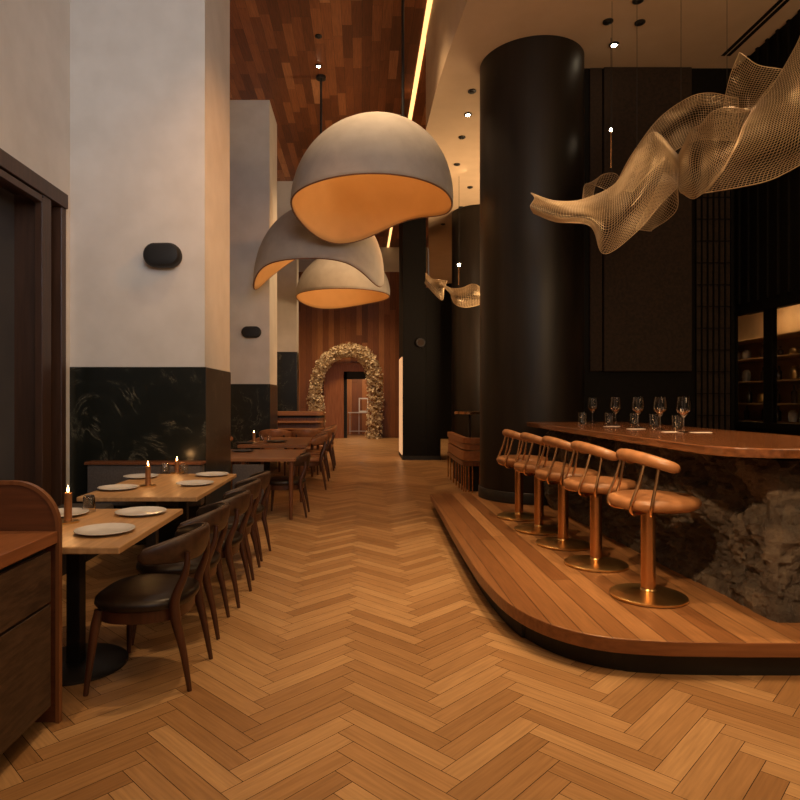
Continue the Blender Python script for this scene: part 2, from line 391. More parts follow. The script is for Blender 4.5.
# bar back wall
struct(obj('wall_bar', box(2.88, RW, 8.30, 8.45, 0, ZS), 'bar_black'))
struct(obj('wall_right_outer', box(6.1, 6.25, 3, 10, 0, ZS), 'bar_black'))
t = thing('wall_panel', 'large dark brown fabric panel on the black wall behind the bar', 'wall panel', (3.72, 8.295, 1.86))
obj('fabric', box(-.5, .67, -.05, 0, 0, 4.05), 'brown_panel', t, bevel=.01)
obj('side_strip', box(-.68, -.515, -.03, 0, 0, 4.05), 'brown_panel', t, bevel=.01)
# tiled screen
t = thing('lattice_screen', 'dark grid screen standing between brown panel and glass cabinet', 'screen', (4.66, 8.29, 0.2))
obj('backing', box(-.22, .26, -.02, 0, 0, 4.6), 'brown_panel', t)
bm = bmesh.new()
for i in range(7): bm_box(bm, -.22+i*.078, -.208+i*.078, -.05, -.02, 0, 4.6)
for k in range(16): bm_box(bm, -.22, .26, -.046, -.022, .2+k*.29, .212+k*.29)
obj('grid', bm, 'bar_black', t)

# columns
def column(X, Y, r, z0, label, fx=True):
    t = thing('column', label, 'column', (X, Y, z0))
    bm = bmesh.new(); lathe(bm, [(r, .14), (r, ZS-z0-.004)], 96); obj('shaft', bm, 'column', t, True)
    bm = bmesh.new(); lathe(bm, [(r+.02, 0.002), (r+.02, .13), (r+.012, .14)], 96); obj('base_ring', bm, 'iron', t, True)
column(2.235, 8.2, .665, .2, 'massive dark round column rising from the end of the bar platform')
column(2.80, 14.7, .665, 0, 'dark round column farther back behind the low leather sofa')
# dark slab
t = thing('wall_slab', '', 'wall', (1.01, 15.3, 0)); struct(t); t.name = 'wall_divider'; del t['label']; del t['category']
obj('tall_slab', box(0, .57, 0, 1.6, .1, ZC), 'bar_black', t)
obj('low_slab', box(.575, .93, .0, 1.6, .1, 4.25), 'bar_black', t)
obj('plinth', box(-.01, .94, -.01, 1.6, 0, .1), 'black', t)
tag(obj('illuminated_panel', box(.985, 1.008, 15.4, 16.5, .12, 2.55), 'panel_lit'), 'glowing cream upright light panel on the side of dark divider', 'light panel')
t = thing('wall_speaker', 'small round dark wall speaker on the dark divider wall', 'speaker', at(420.5, 343, 15.298))
bm = bmesh.new(); tube(bm, [(0, 0, 0), (0, -.08, 0), (0, -.1, 0)], [.12, .12, .10], 24); obj('housing', bm, 'iron', t, True)
bm = bmesh.new(); tube(bm, [(0, -.1, 0), (0, -.106, 0)], [.085, .08], 24); obj('grille', bm, 'brown_panel', t, True)

# ------------------------------------------------------------------ platform
bm = bmesh.new()
pl = [(.93, 8.45)]
cur = catmull([(.90, 6.9, 0), (.875, 5.9, 0), (.865, 5.0, 0), (.87, 4.45, 0), (.92, 3.93, 0), (1.05, 3.58, 0), (1.27, 3.37, 0), (1.58, 3.29, 0), (2.0, 3.27, 0)], 6)
pl += [(p.x, p.y) for p in cur]+[(3.0, 3.27), (4.98, 3.27), (4.98, 8.29), (2.87, 8.29), (2.6, 8.93), (1.7, 8.93), (1.55, 8.5)]
def inset(pts, d): return [(x+d if x < 1.4 else x+(d*.5 if x < 1.9 else 0), y+(d if y < 3.8 else 0)) for x, y in pts]
pt = thing('bar_platform', 'raised walnut plank platform with rounded corner carrying the bar', 'platform', (0, 0, 0))
prism(bm, pl, .12, .2); o = obj('deck', bm, ['deck_wood', 'deck_edge'], pt, bevel=.006)
for p in o.data.polygons:
    if abs(p.normal.z) < .5: p.material_index = 1
bm = bmesh.new(); prism(bm, inset(pl, .06), 0, .119); obj('toe_kick', bm, 'black', pt)

# ------------------------------------------------------------------ bar
bt = thing('bar_counter', 'bar with rough dark slate front and glossy walnut counter top', 'bar', (0, 0, .2))
def slatefront():
    bm = bmesh.new()
    path = [(2.25, 7.45)]+[(2.25+.12*(7.45-y)/3.9, y) for y in [7.45-i*.0225 for i in range(1, 172)]]
    xs = 2.37
    path += [(xs+.02+i*.0225, 3.55-.0) for i in range(0, 113)]
    rows = [i*.93/48 for i in range(49)]
    rings = []
    for z in rows:
        r = []
        for (x, y) in path:
            q = Vector((x*1.5+3, y*1.5, z*1.9)); b0 = noise.fractal(q*1.5, .55, 2.1, 7)*.8
            b0 += .25*z; lay = math.floor(b0*9)/9; fr_ = b0*9-math.floor(b0*9); lay += min(1, fr_*3)/9*.85+fr_*.02; lay -= .25*z
            n = (max(-.5, min(.5, lay))*.17+noise.noise(q*8)*.014+noise.noise(q*19)*.007)*min(1, .2+z/.2)*(.4+.6*min(1, abs(y-3.56)/.3+max(0, x-2.45)/.3))
            if y > 3.56: r.append((x-n+.01, y, z))
            else: r.append((x, y-n+.01, z))
        rings.append(r)
    loft(bm, rings, close=False, caps=False)
    # closing back faces
    bm_box(bm, 2.46, 4.9, 3.68, 3.72, 0, .92); 
    return bm
obj('slate_front', slatefront(), 'slate', bt, True, sharp=22)
def rrect(x0, x1, y0, y1, r):
    out = []
    for cx, cy, a0 in ((x0+r, y0+r, PI), (x1-.03, y0+.03, 1.5*PI), (x1-.03, y1-.03, 0), (x0+.05, y1-.05, .5*PI)):
        rr = r if a0 == PI else (.05 if a0 == .5*PI else .03)
        for k in range(9): out.append((cx+rr*math.cos(a0+k*PI/16), cy+rr*math.sin(a0+k*PI/16)))
    return out
bm = bmesh.new(); prism(bm, rrect(1.96, 4.92, 3.27, 4.45, .22), .96, 1.02)
ctop = obj('worktop', box(0, 1, 0, 1, 0, 1), 'counter', bt); bpy.data.objects.remove(ctop)
bm.free(); bm = bmesh.new()
o1 = [(x, y) for x, y in rrect(1.96, 4.92, 3.32, 7.42, .30)]
# L-shaped top: leg along the stools, short arm across the front
pts = [p for p in o1[:9]]+[(4.9, 3.32), (4.9, 4.47), (3.17, 4.47), (3.17, 7.42), (2.0, 7.42), (1.96, 7.38)]
prism(bm, pts, .965, 1.02); obj('worktop', bm, 'counter', bt, bevel=.008)
bm = bmesh.new(); bm_box(bm, 2.5, 3.0, 4.5, 7.35, 0, .95); bm_box(bm, 2.5, 4.85, 3.75, 4.4, 0, .95)
obj('carcass', bm, 'black', bt)

# stools
def make_stool():
    t = thing('bar_stool', '', 'bar stool', (0, 0, .2))
    bm = bmesh.new(); lathe(bm, [(.225, 0), (.235, .006), (.235, .018), (.225, .024), (.12, .034), (.05, .05), (.045, .06)], 48); obj('base', bm, 'brass', t, True)
    bm = bmesh.new(); lathe(bm, [(.045, .05), (.045, .575)], 32); obj('pole', bm, 'copper', t, True)
    bm = bmesh.new(); lathe(bm, [(.09, .565), (.20, .575), (.235, .585)], 32, .035); obj('seat_plate', bm, 'copper', t, True)
    bm = bmesh.new(); lathe(bm, [(.10, .583), (.24, .587), (.268, .605), (.276, .628), (.268, .650), (.235, .664), (.12, .672), (.01, .674)], 48, .035); obj('seat', bm, 'leather_tan', t, True, sharp=60)
    bm = bmesh.new(); path = []
    for k in range(25):
        a = math.radians(82+196*k/24); s = math.sin(PI*k/24)
        path.append((.035+(.165 if math.cos(a) < 0 else .1)*math.cos(a), .295*math.sin(a), .855+.068*s))
    rr = [.018, .031]+[.037+.004*math.sin(PI*k/20) for k in range(21)]+[.031, .018]
    tube(bm, path, rr, 14, 1.0, .95, up=(0, 0, 1)); obj('backrest', bm, 'leather_tan', t, True, sharp=70)
    for a in (118, 142, 218, 242):
        c, s = math.cos(math.radians(a)), math.sin(math.radians(a))
        bm = bmesh.new()
        tube(bm, catmull([(.035+.17*c, .28*s, .90), (.035+.22*c, .285*s, .76), (.035+.285*c, .29*s, .62), (.035+.25*c, .25*s, .565), (.035+.12*c, .12*s, .562)], 6), .0105, 8)
        obj('rod', bm, 'copper', t, True)
    return t
st = make_stool()
spots = [(1.86, 4.03, 'tan leather bar stool nearest the viewer, at the rounded platform corner'),
         (1.815, 4.81, 'tan leather bar stool second from the front of the row'),
         (1.775, 5.47, 'tan leather bar stool in the middle of the row of five'),
         (1.735, 6.08, 'tan leather bar stool second from the round column'),
         (1.71, 6.75, 'tan leather bar stool next to the round column, last in the row')]
for i, (x, y, lb) in enumerate(spots):
    if i == 0: st.location = (x, y, .2); st['label'] = lb; st['group'] = 'bar stools on the platform'
    else: dup(st, (x, y, .2), label=lb)

# glasses on the bar
def make_wine(): 
    bm = bmesh.new()
    prof = [(.0005, .003), (.036, .002), (.036, .004), (.006, .010), (.004, .03), (.004, .085), (.014, .10), (.040, .13), (.042, .15), (.034, .215), (.0325, .215), (.0405, .15), (.038, .132), (.012, .104), (.0005, .101)]
    lathe(bm, prof, 24, caps=False)
    return bm
def wine(loc, label, proto=[None]):
    if proto[0] is None:
        o = obj('wine_glass', make_wine(), 'glass', None, True, sharp=50); proto[0] = o
    else:
        o = proto[0].copy(); C.objects.link(o)
    o.location = loc; o.scale = (1.25, 1.25, 1.32); tag(o, label, 'wine glass', 'wine glasses on the bar'); return o
def tumbler(loc, label, inv=False, proto=[None], group='tumblers on the bar', s=1.35):
    if proto[0] is None:
        bm = bmesh.new(); lathe(bm, [(.0005, 0), (.026, 0), (.031, .01), (.036, .09), (.034, .09), (.029, .014), (.0005, .012)], 24, caps=False)
        o = obj('tumbler', bm, 'glass', None, True, sharp=50); proto[0] = o
    else: o = proto[0].copy(); C.objects.link(o)
    o.location = loc; o.scale = (s, s, s); tag(o, label, 'glass', group)
    if inv: o.rotation_euler = (PI, 0, 0); o.location.z += .09*s
    return o
ct = 1.222
W5 = [(592.5, 423.5, 'farthest stemmed wine glass, nearest the round column on the bar'), (615.5, 425.5, 'second stemmed wine glass from the round column'),
      (638, 428, 'stemmed wine glass in the middle of the five on the bar'), (660, 430, 'second stemmed wine glass from the right on the bar'), (683.5, 432.5, 'rightmost and largest looking stemmed wine glass on the bar')]
for px, py, lb in W5:
    p = on(px, py, 1.221); p.z = ct+.0; wine(p, lb)
for px, py, lb in ((582.5, 424.5, 'leftmost tumbler on the bar, beside the farthest wine glass'), (609, 425, 'tumbler behind the second wine glass from the column'),
                   (634.5, 426, 'tumbler half hidden by the middle wine glass'), (654.5, 427.5, 'tumbler half hidden by the second wine glass from right'), (677.5, 430, 'tumbler left of the rightmost wine glass on the bar')):
    p = on(px, py, 1.221); p.y += .12; p.x = (px-VX)*p.y/F; p.z = ct; tumbler(p, lb)
for px, py, rz, lb in ((612, 426.5, .2, 'folded white napkin beside the second wine glass from column'), (636, 429, .1, 'white napkin under the middle wine glass'), (672, 432, .1, 'white napkin between the two right wine glasses'), (701, 432.5, .05, 'white napkin lying alone right of the wine glasses')):
    p = on(px, py, 1.221); p.z = ct-.0015
    o = obj('paper_napkin', box(-.075, .075, -.03, .03, 0, .0025), 'napkin', None, loc=p); o.rotation_euler = (0, 0, rz); tag(o, lb, 'napkin', 'napkins on the bar')

# ------------------------------------------------------------------ glass cabinet on the right wall
t = thing('display_cabinet', 'lit glass-fronted wall cabinet with black frame and shelves right of bar', 'cabinet', (RW, cy0, 0))
L_ = cy1-cy0; cz1l = cz1
bm = bmesh.new()
ys = [0, 1.1, L_-1.02, L_-.0]
for a, b in ((0, .09), (1.3, 1.39), (2.64, 2.81), (3.36, L_)): bm_box(bm, -.01, .012 if a > 3 else .05, a, b, cz0, cz1)
bm_box(bm, -.02, .06, 0, L_, cz0-.06, cz0+.02); bm_box(bm, -.02, .06, 0, L_, cz1-.02, cz1+.06)
obj('frame', bm, 'bar_black', t)
bm = bmesh.new(); bm_box(bm, .9, .95, -.1, L_+2, cz0, cz1+.2); bm_box(bm, .06, .95, L_+2, L_+2.05, cz0, cz1+.2); bm_box(bm, .06, .95, -.1, -.05, cz0, cz1+.2); bm_box(bm, .06, .95, -.1, L_+2.05, cz0-.05, cz0)
bm_box(bm, .06, .95, -.1, L_+2.05, cz1+.2, cz1+.25)
obj('interior', bm, 'cab_back', t)
for k, z in enumerate((1.42, 1.73, 2.05, 2.33)):
    obj('shelf', box(.45, .9, .05, L_+1.95, z, z+.015), 'oak2', t)
for a, b in ((.09, 1.3), (1.39, 2.64), (2.81, 3.36)): obj('glass_door', box(.0, .008, a, b, cz0+.02, cz1-.02), 'pane', t)
obj('light_bar', box(.2, .3, 1.3, L_+1.5, cz1+.16, cz1+.19), emis('cabinet_light', (1, .74, .45), 1.6), t)
light('AREA', 'cabinet_lamp', (RW+.3, 8.5, 2.79), 26, (1, .68, .36), .3, 2.4, target=(RW+.5, 8.5, 0))
rnd = random.Random(3)
first = None
k = 0
places = ['beside the window post', 'near the left end', 'at the back corner', 'next to its neighbour', 'toward the right', 'in the middle']
for z, nm in ((1.195, 'bottom board'), (1.436, 'lowest shelf'), (1.746, 'second shelf'), (2.066, 'third shelf')):
    for j in range(6):
        y = 7.75+j*.33+rnd.uniform(-.07, .07)
        hgt = rnd.choice((.14, .20, .24)) if z < 2.3 else .15
        bm = bmesh.new()
        if rnd.random() < .6: lathe(bm, [(.035, 0), (.036, hgt*.6), (.012, hgt*.75), (.012, hgt), (.014, hgt)], 16); nm_ = 'bottle'; mm = 'bottle'
        else: lathe(bm, [(.045, 0), (.06, hgt*.3), (.055, hgt*.6), (.03, hgt*.72), (.035, hgt*.75)], 16); nm_ = 'vase'; mm = rnd.choice(('plate', 'brass'))
        o = obj(nm_, bm, mm, None, True, loc=(RW+.66, y, z))
        tag(o, '%s on the %s of the glass cabinet, %s from its far end' % ('dark bottle' if nm_ == 'bottle' else ('pale vase' if mm == 'plate' else 'brass vase'), nm, ['sixth', 'fifth', 'fourth', 'third', 'second', 'first'][j]), nm_, 'things in the glass cabinet')

# ------------------------------------------------------------------ pendants
def dome(name_label, X, Y, rimz, R, Hh, offs, cordx, group, bulb):
    t = thing('pendant_lamp', name_label, 'pendant lamp', (X, Y, rimz), group=group)
    def pt(th, s, shr=0):
        r = (R-shr)*math.sin(s*PI/2)
        bul = 1+.012*math.sin(PI*s)
        z = (Hh-shr)*max(math.cos(s*PI/2), 0)
        return Vector((r*bul*math.cos(th)+.09*(1-s), r*bul*math.sin(th), z+offs(th)*s**3))
    n = 96; m_ = 28
    for nm, sh, mm in (('shade', 0, 'lamp_out'), ('lining', .02, 'lamp_in')):
        bm = bmesh.new(); loft(bm, [[pt(k*2*PI/n, max(i/m_, .004), sh) for k in range(n)] for i in range(m_+1)], True, False)
        vsx = bm.verts[:]
        o = obj(nm, bm, mm, t, True, sharp=80)
        sd = o.modifiers.new('thick', 'SOLIDIFY'); sd.thickness = .008 if nm == 'shade' else .006
        sd.offset = 0
    bm = bmesh.new()
    path = [pt(k*2*PI/n, 1, .008) for k in range(n)]
    rings = []
    for k in range(n):
        tng = (path[(k+1) % n]-path[k-1]).normalized(); s = tng.cross(Vector((0, 0, 1))).normalized(); u = s.cross(tng)
        rings.append([path[k]+.013*(math.cos(q*2*PI/8)*s+math.sin(q*2*PI/8)*u) for q in range(8)])
    rings.append(rings[0]); loft(bm, rings, True, False); bmesh.ops.remove_doubles(bm, verts=bm.verts, dist=1e-5); obj('rim', bm, 'lamp_rim', t, True, sharp=80)
    # cord & canopy
    sx = cordx-X; s0 = min(abs(sx)/R, .95); zt = Hh*math.cos(math.asin(s0))-.04
    bm = bmesh.new(); tube(bm, [(sx, 0, zt), (sx, 0, ZC-rimz)], .022, 10); obj('cord', bm, 'iron', t, True)
    bm = bmesh.new(); lathe(bm, [(.09, ZC-rimz-.05), (.09, ZC-rimz-.001)], 24, sx); obj('canopy', bm, 'iron', t, True)
    l = light('POINT', 'pendant_bulb', (0, 0, Hh*.52), bulb, (1, .60, .25), .22); l.parent = t
    return t
def gb(th, c, w): 
    d = (th-c+PI) % (2*PI)-PI
    return math.exp(-(d/w)**2)
sc = 9.1/8.4
dome('largest pale dome pendant with wavy rim, nearest and on the right', .14, 9.1, H+2.87, 1.18, 1.24,
     lambda th: -.31*gb(th, math.radians(120), .70)+.09*gb(th, math.radians(58), .45)-.06*gb(th, 0, .5)+.03*gb(th, math.radians(270), .8), .60, 'dome pendants over the aisle', 17)
dome('pale dome pendant in the middle, partly behind the largest one', -.80, 11.5, H+2.36, 1.20, 1.25,
     lambda th: -.32*gb(th, PI, .55)-.34*gb(th, -.42, .5)+.72*gb(th, PI/2, .80), -.76, 'dome pendants over the aisle', 14)
dome('smallest looking pale dome pendant, lowest and farthest away', -.48, 15.6, H+2.60, 1.18, 1.12,
     lambda th: -.15*gb(th, math.radians(120), .8)-.0, -.48, 'dome pendants over the aisle', 17)

# LED strip and ceiling fixtures
tag(obj('led_strip', box(.98, 1.06, 2, YB-.1, ZC-.02, ZC-.001), 'led'), 'long glowing warm light strip running along the plank ceiling', 'light strip')
light('AREA', 'led_strip_light', (1.0, 12, ZC-.03), 60, WARM, .05, 20, target=(0.3, 12, ZC-.5))
def downlight(px, py, zc, lit, label, k=[0]):
    Y = F*(zc-H)/(VY-py); t = thing('downlight', label, 'downlight', ((px-VX)*Y/F, Y, zc))
    bm = bmesh.new(); lathe(bm, [(.055, -.018), (.06, -.014), (.06, -.001)], 20); obj('housing', bm, 'iron', t, True)
    bm = bmesh.new(); lathe(bm, [(.03, -.026), (.036, -.018)], 20); obj('bulb', bm, 'spot_on' if lit else 'black', t, True)
    return t
for a in ((614, 44, ZS, 1, 'lit ceiling downlight right of the big column'), (608, 21, ZS, 0, 'dark ceiling spot left of the pair right of big column'), (640, 22, ZS, 0, 'dark ceiling spot right of the pair above the lit downlight'),
          (638, 0, ZS, 0, 'dark ceiling spot at the top edge of the photo'), (472, 91, ZS, 0, 'dark ceiling spot nearest the left side of the big column'), (468, 114, ZS, 1, 'lit ceiling downlight left of the big column'),
          (462, 137, ZS, 0, 'dark ceiling spot just beyond the lit downlight'), (457, 164, ZS, 0, 'dark ceiling spot in the middle of the row left of column'), (470, 187, ZS, 0, 'dark ceiling spot close to the second column top'),
          (461, 207, ZS, 0, 'dark ceiling spot left of the second column top'), (443, 224, ZS, 0, 'farthest dark ceiling spot beside the pendant lamp'),
          (318.5, 36, ZC, 0, 'dark spot on the plank ceiling, topmost'), (318.5, 65.5, ZC, 1, 'lit spot on the plank ceiling above the pendants')): downlight(*a)
# slot vent
t = thing('slot_vent', 'long black slot vent in the ceiling above the mesh sculpture', 'vent', (4.68, 5.6, ZS))
obj('frame', box(-.07, .07, -1.6, 2.42, -.008, -.001), 'soffit', t)
for x in (-.035, .035): obj('slot', box(x-.024, x+.024, -1.55, 2.38, -.013, -.004), 'bar_black', t)

# ------------------------------------------------------------------ mesh sculpture
def patch(bm, grid, cell=.024, wob=.0):
    """grid: rows of (px, py, depth) control points; interpolated both ways"""
    G = [[at(*p) for p in r] for r in grid]
    sub = 10
    R1 = [catmull(r, sub) for r in G]
    cols = [catmull([R1[i][j] for i in range(len(R1))], sub) for j in range(len(R1[0]))]
    def plen(ps): return sum((b-a).length for a, b in zip(ps, ps[1:]))
    nu = max(4, int(max(plen(c) for c in cols)/cell)); nv = max(4, int(max(plen([c[i] for c in cols]) for i in range(len(cols[0])))/cell))
    def res(ps, n):
        L = [0]
        for a, b in zip(ps, ps[1:]): L.append(L[-1]+(b-a).length)
        out = []; j = 0
        for k in range(n+1):
            s = L[-1]*k/n
            while j < len(L)-2 and L[j+1] < s: j += 1
            f = (s-L[j])/max(L[j+1]-L[j], 1e-9); out.append(ps[j].lerp(ps[j+1], min(max(f, 0), 1)))
        return out
    C1 = [res(c, nu) for c in cols]
    rows = [res([c[i] for c in C1], nv) for i in range(nu+1)]
    if wob:
        rows = [[p+Vector((0, 1, .2))*wob*noise.noise(p*3.1) for p in r] for r in rows]
    loft(bm, rows, close=False, caps=False)
    return [rows[0], rows[-1], [r[0] for r in rows], [r[-1] for r in rows]]
def sculpture(name, label, patches, loc, cell, th, wob=.03):
    bm = bmesh.new()
    ed = []
    for g in patches: ed += patch(bm, g, cell, wob)
    for v in bm.verts: v.co -= Vector(loc)
    t = thing(name, label, 'sculpture', loc)
    o = obj('woven_mesh', bm, 'mesh', t)
    wm = o.modifiers.new('wire', 'WIREFRAME'); wm.thickness = th; wm.use_even_offset = False; wm.use_replace = True; wm.use_boundary = True
    bm = bmesh.new()
    for e in ed: tube(bm, [p-Vector(loc) for p in e], th*.8, 5)
    obj('edge_wire', bm, 'mesh', t)
    return t
P1 = [[(531, 193, 6.6), (556, 201, 6.5), (584, 199, 6.4), (616, 183, 6.3), (636, 150, 6.2), (655, 132, 6.15), (679, 155, 6.1)],
      [(535, 198, 6.5), (556, 206, 6.2), (586, 208, 6.1), (611, 205, 5.9), (634, 180, 5.75), (655, 160, 5.8), (679, 168, 6.0)],
      [(531, 206, 6.4), (555, 215, 6.1), (588, 217, 5.9), (607, 228, 5.7), (632, 208, 5.6), (656, 185, 5.7), (678, 178, 6.0)],
      [(534, 213, 6.5), (556, 222, 6.3), (590, 226, 6.1), (604, 254, 6.0), (638, 230, 5.9), (660, 205, 5.9), (677, 188, 6.0)]]
P2 = [[(614, 188, 6.5), (635, 150, 6.6), (660, 118, 6.6), (688, 98, 6.5), (712, 93, 6.4), (738, 98, 6.3)],
      [(622, 190, 6.6), (642, 158, 6.8), (668, 132, 6.85), (690, 118, 6.8), (712, 112, 6.6), (738, 115, 6.4)],
      [(632, 192, 6.5), (650, 172, 6.6), (676, 150, 6.6), (698, 140, 6.5), (716, 140, 6.4), (738, 140, 6.3)]]
P3 = [[(679, 155, 6.1), (690, 131, 6.0), (700, 125, 5.9), (712, 112, 5.8), (732, 107, 5.7), (752, 110, 5.6)],
      [(678, 172, 6.1), (688, 158, 5.8), (702, 150, 5.7), (718, 140, 5.5), (732, 135, 5.4), (744, 130, 5.3)],
      [(680, 190, 6.1), (689, 180, 5.8), (702, 172, 5.6), (712, 165, 5.4), (722, 158, 5.3), (734, 150, 5.2)],
      [(684, 194, 6.1), (692, 199, 5.9), (700, 195, 5.7), (708, 190, 5.5), (714, 182, 5.3), (722, 172, 5.2)]]
P4 = [[(752, 110, 5.6), (765, 92, 5.5), (780, 75, 5.4), (793, 51, 5.3), (806, 20, 5.2), (825, -20, 5.1)],
      [(742, 130, 5.3), (768, 118, 5.2), (788, 108, 5.1), (804, 95, 5.0), (820, 80, 4.9), (840, 60, 4.8)],
      [(728, 160, 5.2), (756, 155, 5.1), (782, 146, 5.0), (802, 138, 4.9), (822, 128, 4.8), (845, 110, 4.8)],
      [(704, 193, 5.5), (740, 187, 5.3), (770, 180, 5.2), (798, 166, 5.1), (822, 150, 5.0), (850, 125, 4.9)]]
P5 = [[(723, 112, 6.2), (728, 82, 6.2), (739, 53, 6.2)],
      [(738, 113, 6.0), (744, 90, 6.0), (758, 64, 6.05)],
      [(752, 110, 5.7), (768, 92, 5.8), (783, 69, 5.9)]]
P6 = [[(636, 229, 6.3), (645, 212, 6.3), (655, 192, 6.3), (664, 172, 6.3)],
      [(650, 231, 6.5), (660, 215, 6.6), (668, 198, 6.6), (676, 182, 6.5)],
      [(652, 230, 6.6), (668, 219, 6.7), (677, 208, 6.7), (678, 188, 6.6)]]
P7 = [[(583, 200, 6.6), (584, 186, 6.7), (590, 184, 6.8), (606, 190, 6.8), (610, 200, 6.6)],
      [(592, 204, 6.6), (594, 190, 6.8), (600, 176, 6.9), (616, 174, 6.9), (622, 190, 6.7)]]
msc = sculpture('mesh_sculpture', 'large billowing bronze wire mesh sculpture hanging over the bar', [P1, P2, P3, P4, P5, P6, P7], tuple(at(690, 150, 5.9)), .029, .0054)
l0 = Vector(msc.location)
for px, py, Y in ((637, 150, 6.2), (681, 102, 6.5), (612, 178, 6.9), (727, 85, 6.2)):
    p = at(px, py, Y)-l0; bm = bmesh.new(); tube(bm, [p, (p.x, p.y, ZS-l0.z-.002)], .0022, 6); obj('hanging_wire', bm, 'iron', msc, True)
Q1 = [[(441, 282, 12.6), (450, 288, 12.4), (462, 288, 12.3), (474, 284, 12.2), (486, 292, 12.2)],
      [(447, 290, 12.3), (455, 296, 12.0), (464, 297, 11.9), (474, 295, 11.9), (486, 298, 12.0)],
      [(450, 292, 12.4), (454, 303, 12.2), (463, 307, 12.1), (474, 306, 12.1), (486, 302, 12.1)]]
Q2 = [[(426, 273, 13.2), (432, 279, 13.1), (440, 280, 13.0), (447, 281, 12.7)],
      [(426, 279, 13.0), (432, 285, 12.9), (440, 289, 12.8), (445, 286, 12.7)],
      [(425, 283, 13.1), (431, 290, 13.0), (442, 300, 12.9), (444, 288, 12.8)]]
ms2 = sculpture('mesh_sculpture', 'small distant bronze mesh sculpture hanging before the second column', [Q1, Q2], tuple(at(462, 292, 12.2)), .035, .012, .02)
l0 = Vector(ms2.location); p = at(459, 288, 12.3)-l0; bm = bmesh.new(); tube(bm, [p, (p.x, p.y, ZS-l0.z-.002)], .004, 6); obj('hanging_wire', bm, 'iron', ms2, True)
# pin spots hanging on cables
for px, py, Y, y2, lb in ((611, 130, 7.6, 168, 'tiny lit pin spotlight on a cable above the mesh sculpture'), (459, 265, 13.4, 285, 'tiny lit pin spotlight hanging in front of the second column')):
    p = at(px, py, Y); t = thing('pin_spotlight', lb, 'spotlight', tuple(p))
    bm = bmesh.new(); tube(bm, [(0, 0, .02), (0, 0, ZS-p.z-.002)], .004, 6); obj('cable', bm, 'iron', t)
    s = Y/7.6
    bm = bmesh.new(); lathe(bm, [(.008*s, -.02*s), (.018*s, 0), (.008*s, .02*s)], 12); obj('bulb', bm, 'spot_on', t, True)
    bm = bmesh.new(); tube(bm, [(0, 0, -.02), (0, 0, at(px, y2, Y).z-p.z)], .009*s, 8); obj('stem', bm, 'copper', t, True)

# ------------------------------------------------------------------ wall speakers on the piers
def pill(px, py, Y, w_, h_, label):
    p = at(px, py, Y); t = thing('wall_speaker', label, 'speaker', (p.x, Y, p.z))
    bm = bmesh.new(); rings = []
    r = h_/2; l = w_/2-r
    for dy, s in ((0, .80), (-.02, .95), (-.05, 1), (-.09, 1), (-.12, .95), (-.14, .82), (-.148, .5)):
        ring = []
        for k in range(32):
            a = -PI/2+k*2*PI/32; cx = l if math.cos(a) >= 0 else -l
            ring.append(Vector((cx*1+r*s*math.cos(a), dy, r*s*math.sin(a))))
        rings.append(ring)
    loft(bm, rings); obj('body', bm, 'black', t, True)
    obj('bracket', box(-.05, .05, -.03, 0, -.03, .03), 'iron', t)
pill(165, 257, 6.35, .38, .245, 'black capsule wall speaker on the nearest white pier')
pill(252, 332.5, 12.4, .39, .23, 'black capsule wall speaker on the second white pier')

# ------------------------------------------------------------------ console, lower left
t = thing('sideboard', 'dark wood service sideboard with rounded back panel, lower left', 'sideboard', (-1.394, 2.4, 0))
bm = bmesh.new()
pts = []
r = .21; zt = 1.105
xr = .004; zl = 0.0
outl = [(-1.2, zl), (xr, zl), (xr, zt-r)]+[(xr-r+r*math.cos(a*PI/24), zt-r+r*math.sin(a*PI/24)) for a in range(1, 13)]+[(-1.2, zt)]
def yprism(bm, pts, y0, y1):
    a = [bm.verts.new((x, y0, z)) for x, z in pts]; b = [bm.verts.new((x, y1, z)) for x, z in pts]
    n = len(pts); bm.faces.new(a); bm.faces.new(list(reversed(b)))
    for i in range(n): bm.faces.new((a[i], b[i], b[(i+1) % n], a[(i+1) % n]))
yprism(bm, outl, .445, .462); o = obj('back_panel', bm, ['console_panel', 'console_edge'], t, bevel=.004)
bm = bmesh.new()
inl = [(x-.014 if i > 0 and i < len(outl)-1 else x, z-(.014 if z > .5 else 0)) for i, (x, z) in enumerate(outl)]
rings = [[(xo, .38, zo), (xo, .462, zo), (xo-.022*(1 if z0_ else 0), .462, zo-.0), (xo-.0, .38, zo)] for xo, zo, z0_ in []]
path_o = outl[1:]; 
def off(pts, d):
    out = []
    for i, (x, z) in enumerate(pts):
        a = Vector(pts[max(i-1, 0)]); b = Vector(pts[min(i+1, len(pts)-1)]); tn = (b-a).normalized(); nn = Vector((tn.y, -tn.x))
        out.append((x+nn.x*d, z+nn.y*d))
    return out
A = off(path_o, .004); B = off(path_o, -.013)
loft(bm, [[(a[0], .437, a[1]), (a[0], .466, a[1]), (b[0], .466, b[1]), (b[0], .437, b[1])] for a, b in zip(A, B)])
obj('edge_band', bm, 'console_edge', t)
obj('worktop', box(-1.2, .0, -1.6, .44, .825, .88), 'console_top', t, bevel=.004)
obj('carcass', box(-1.2, -.035, -1.6, .40, .09, .815), 'black', t)
for z0, z1 in ((.10, .56), (.572, .80)):
    for y0, y1 in ((-1.6, -.9), (-.89, -.195+.59)):
        obj('drawer', box(-.035, -.008, y0, y1, z0, z1), 'console_drawer', t, bevel=.003)
obj('plinth', box(-1.15, -.12, -1.55, .38, 0, .09), 'black', t)

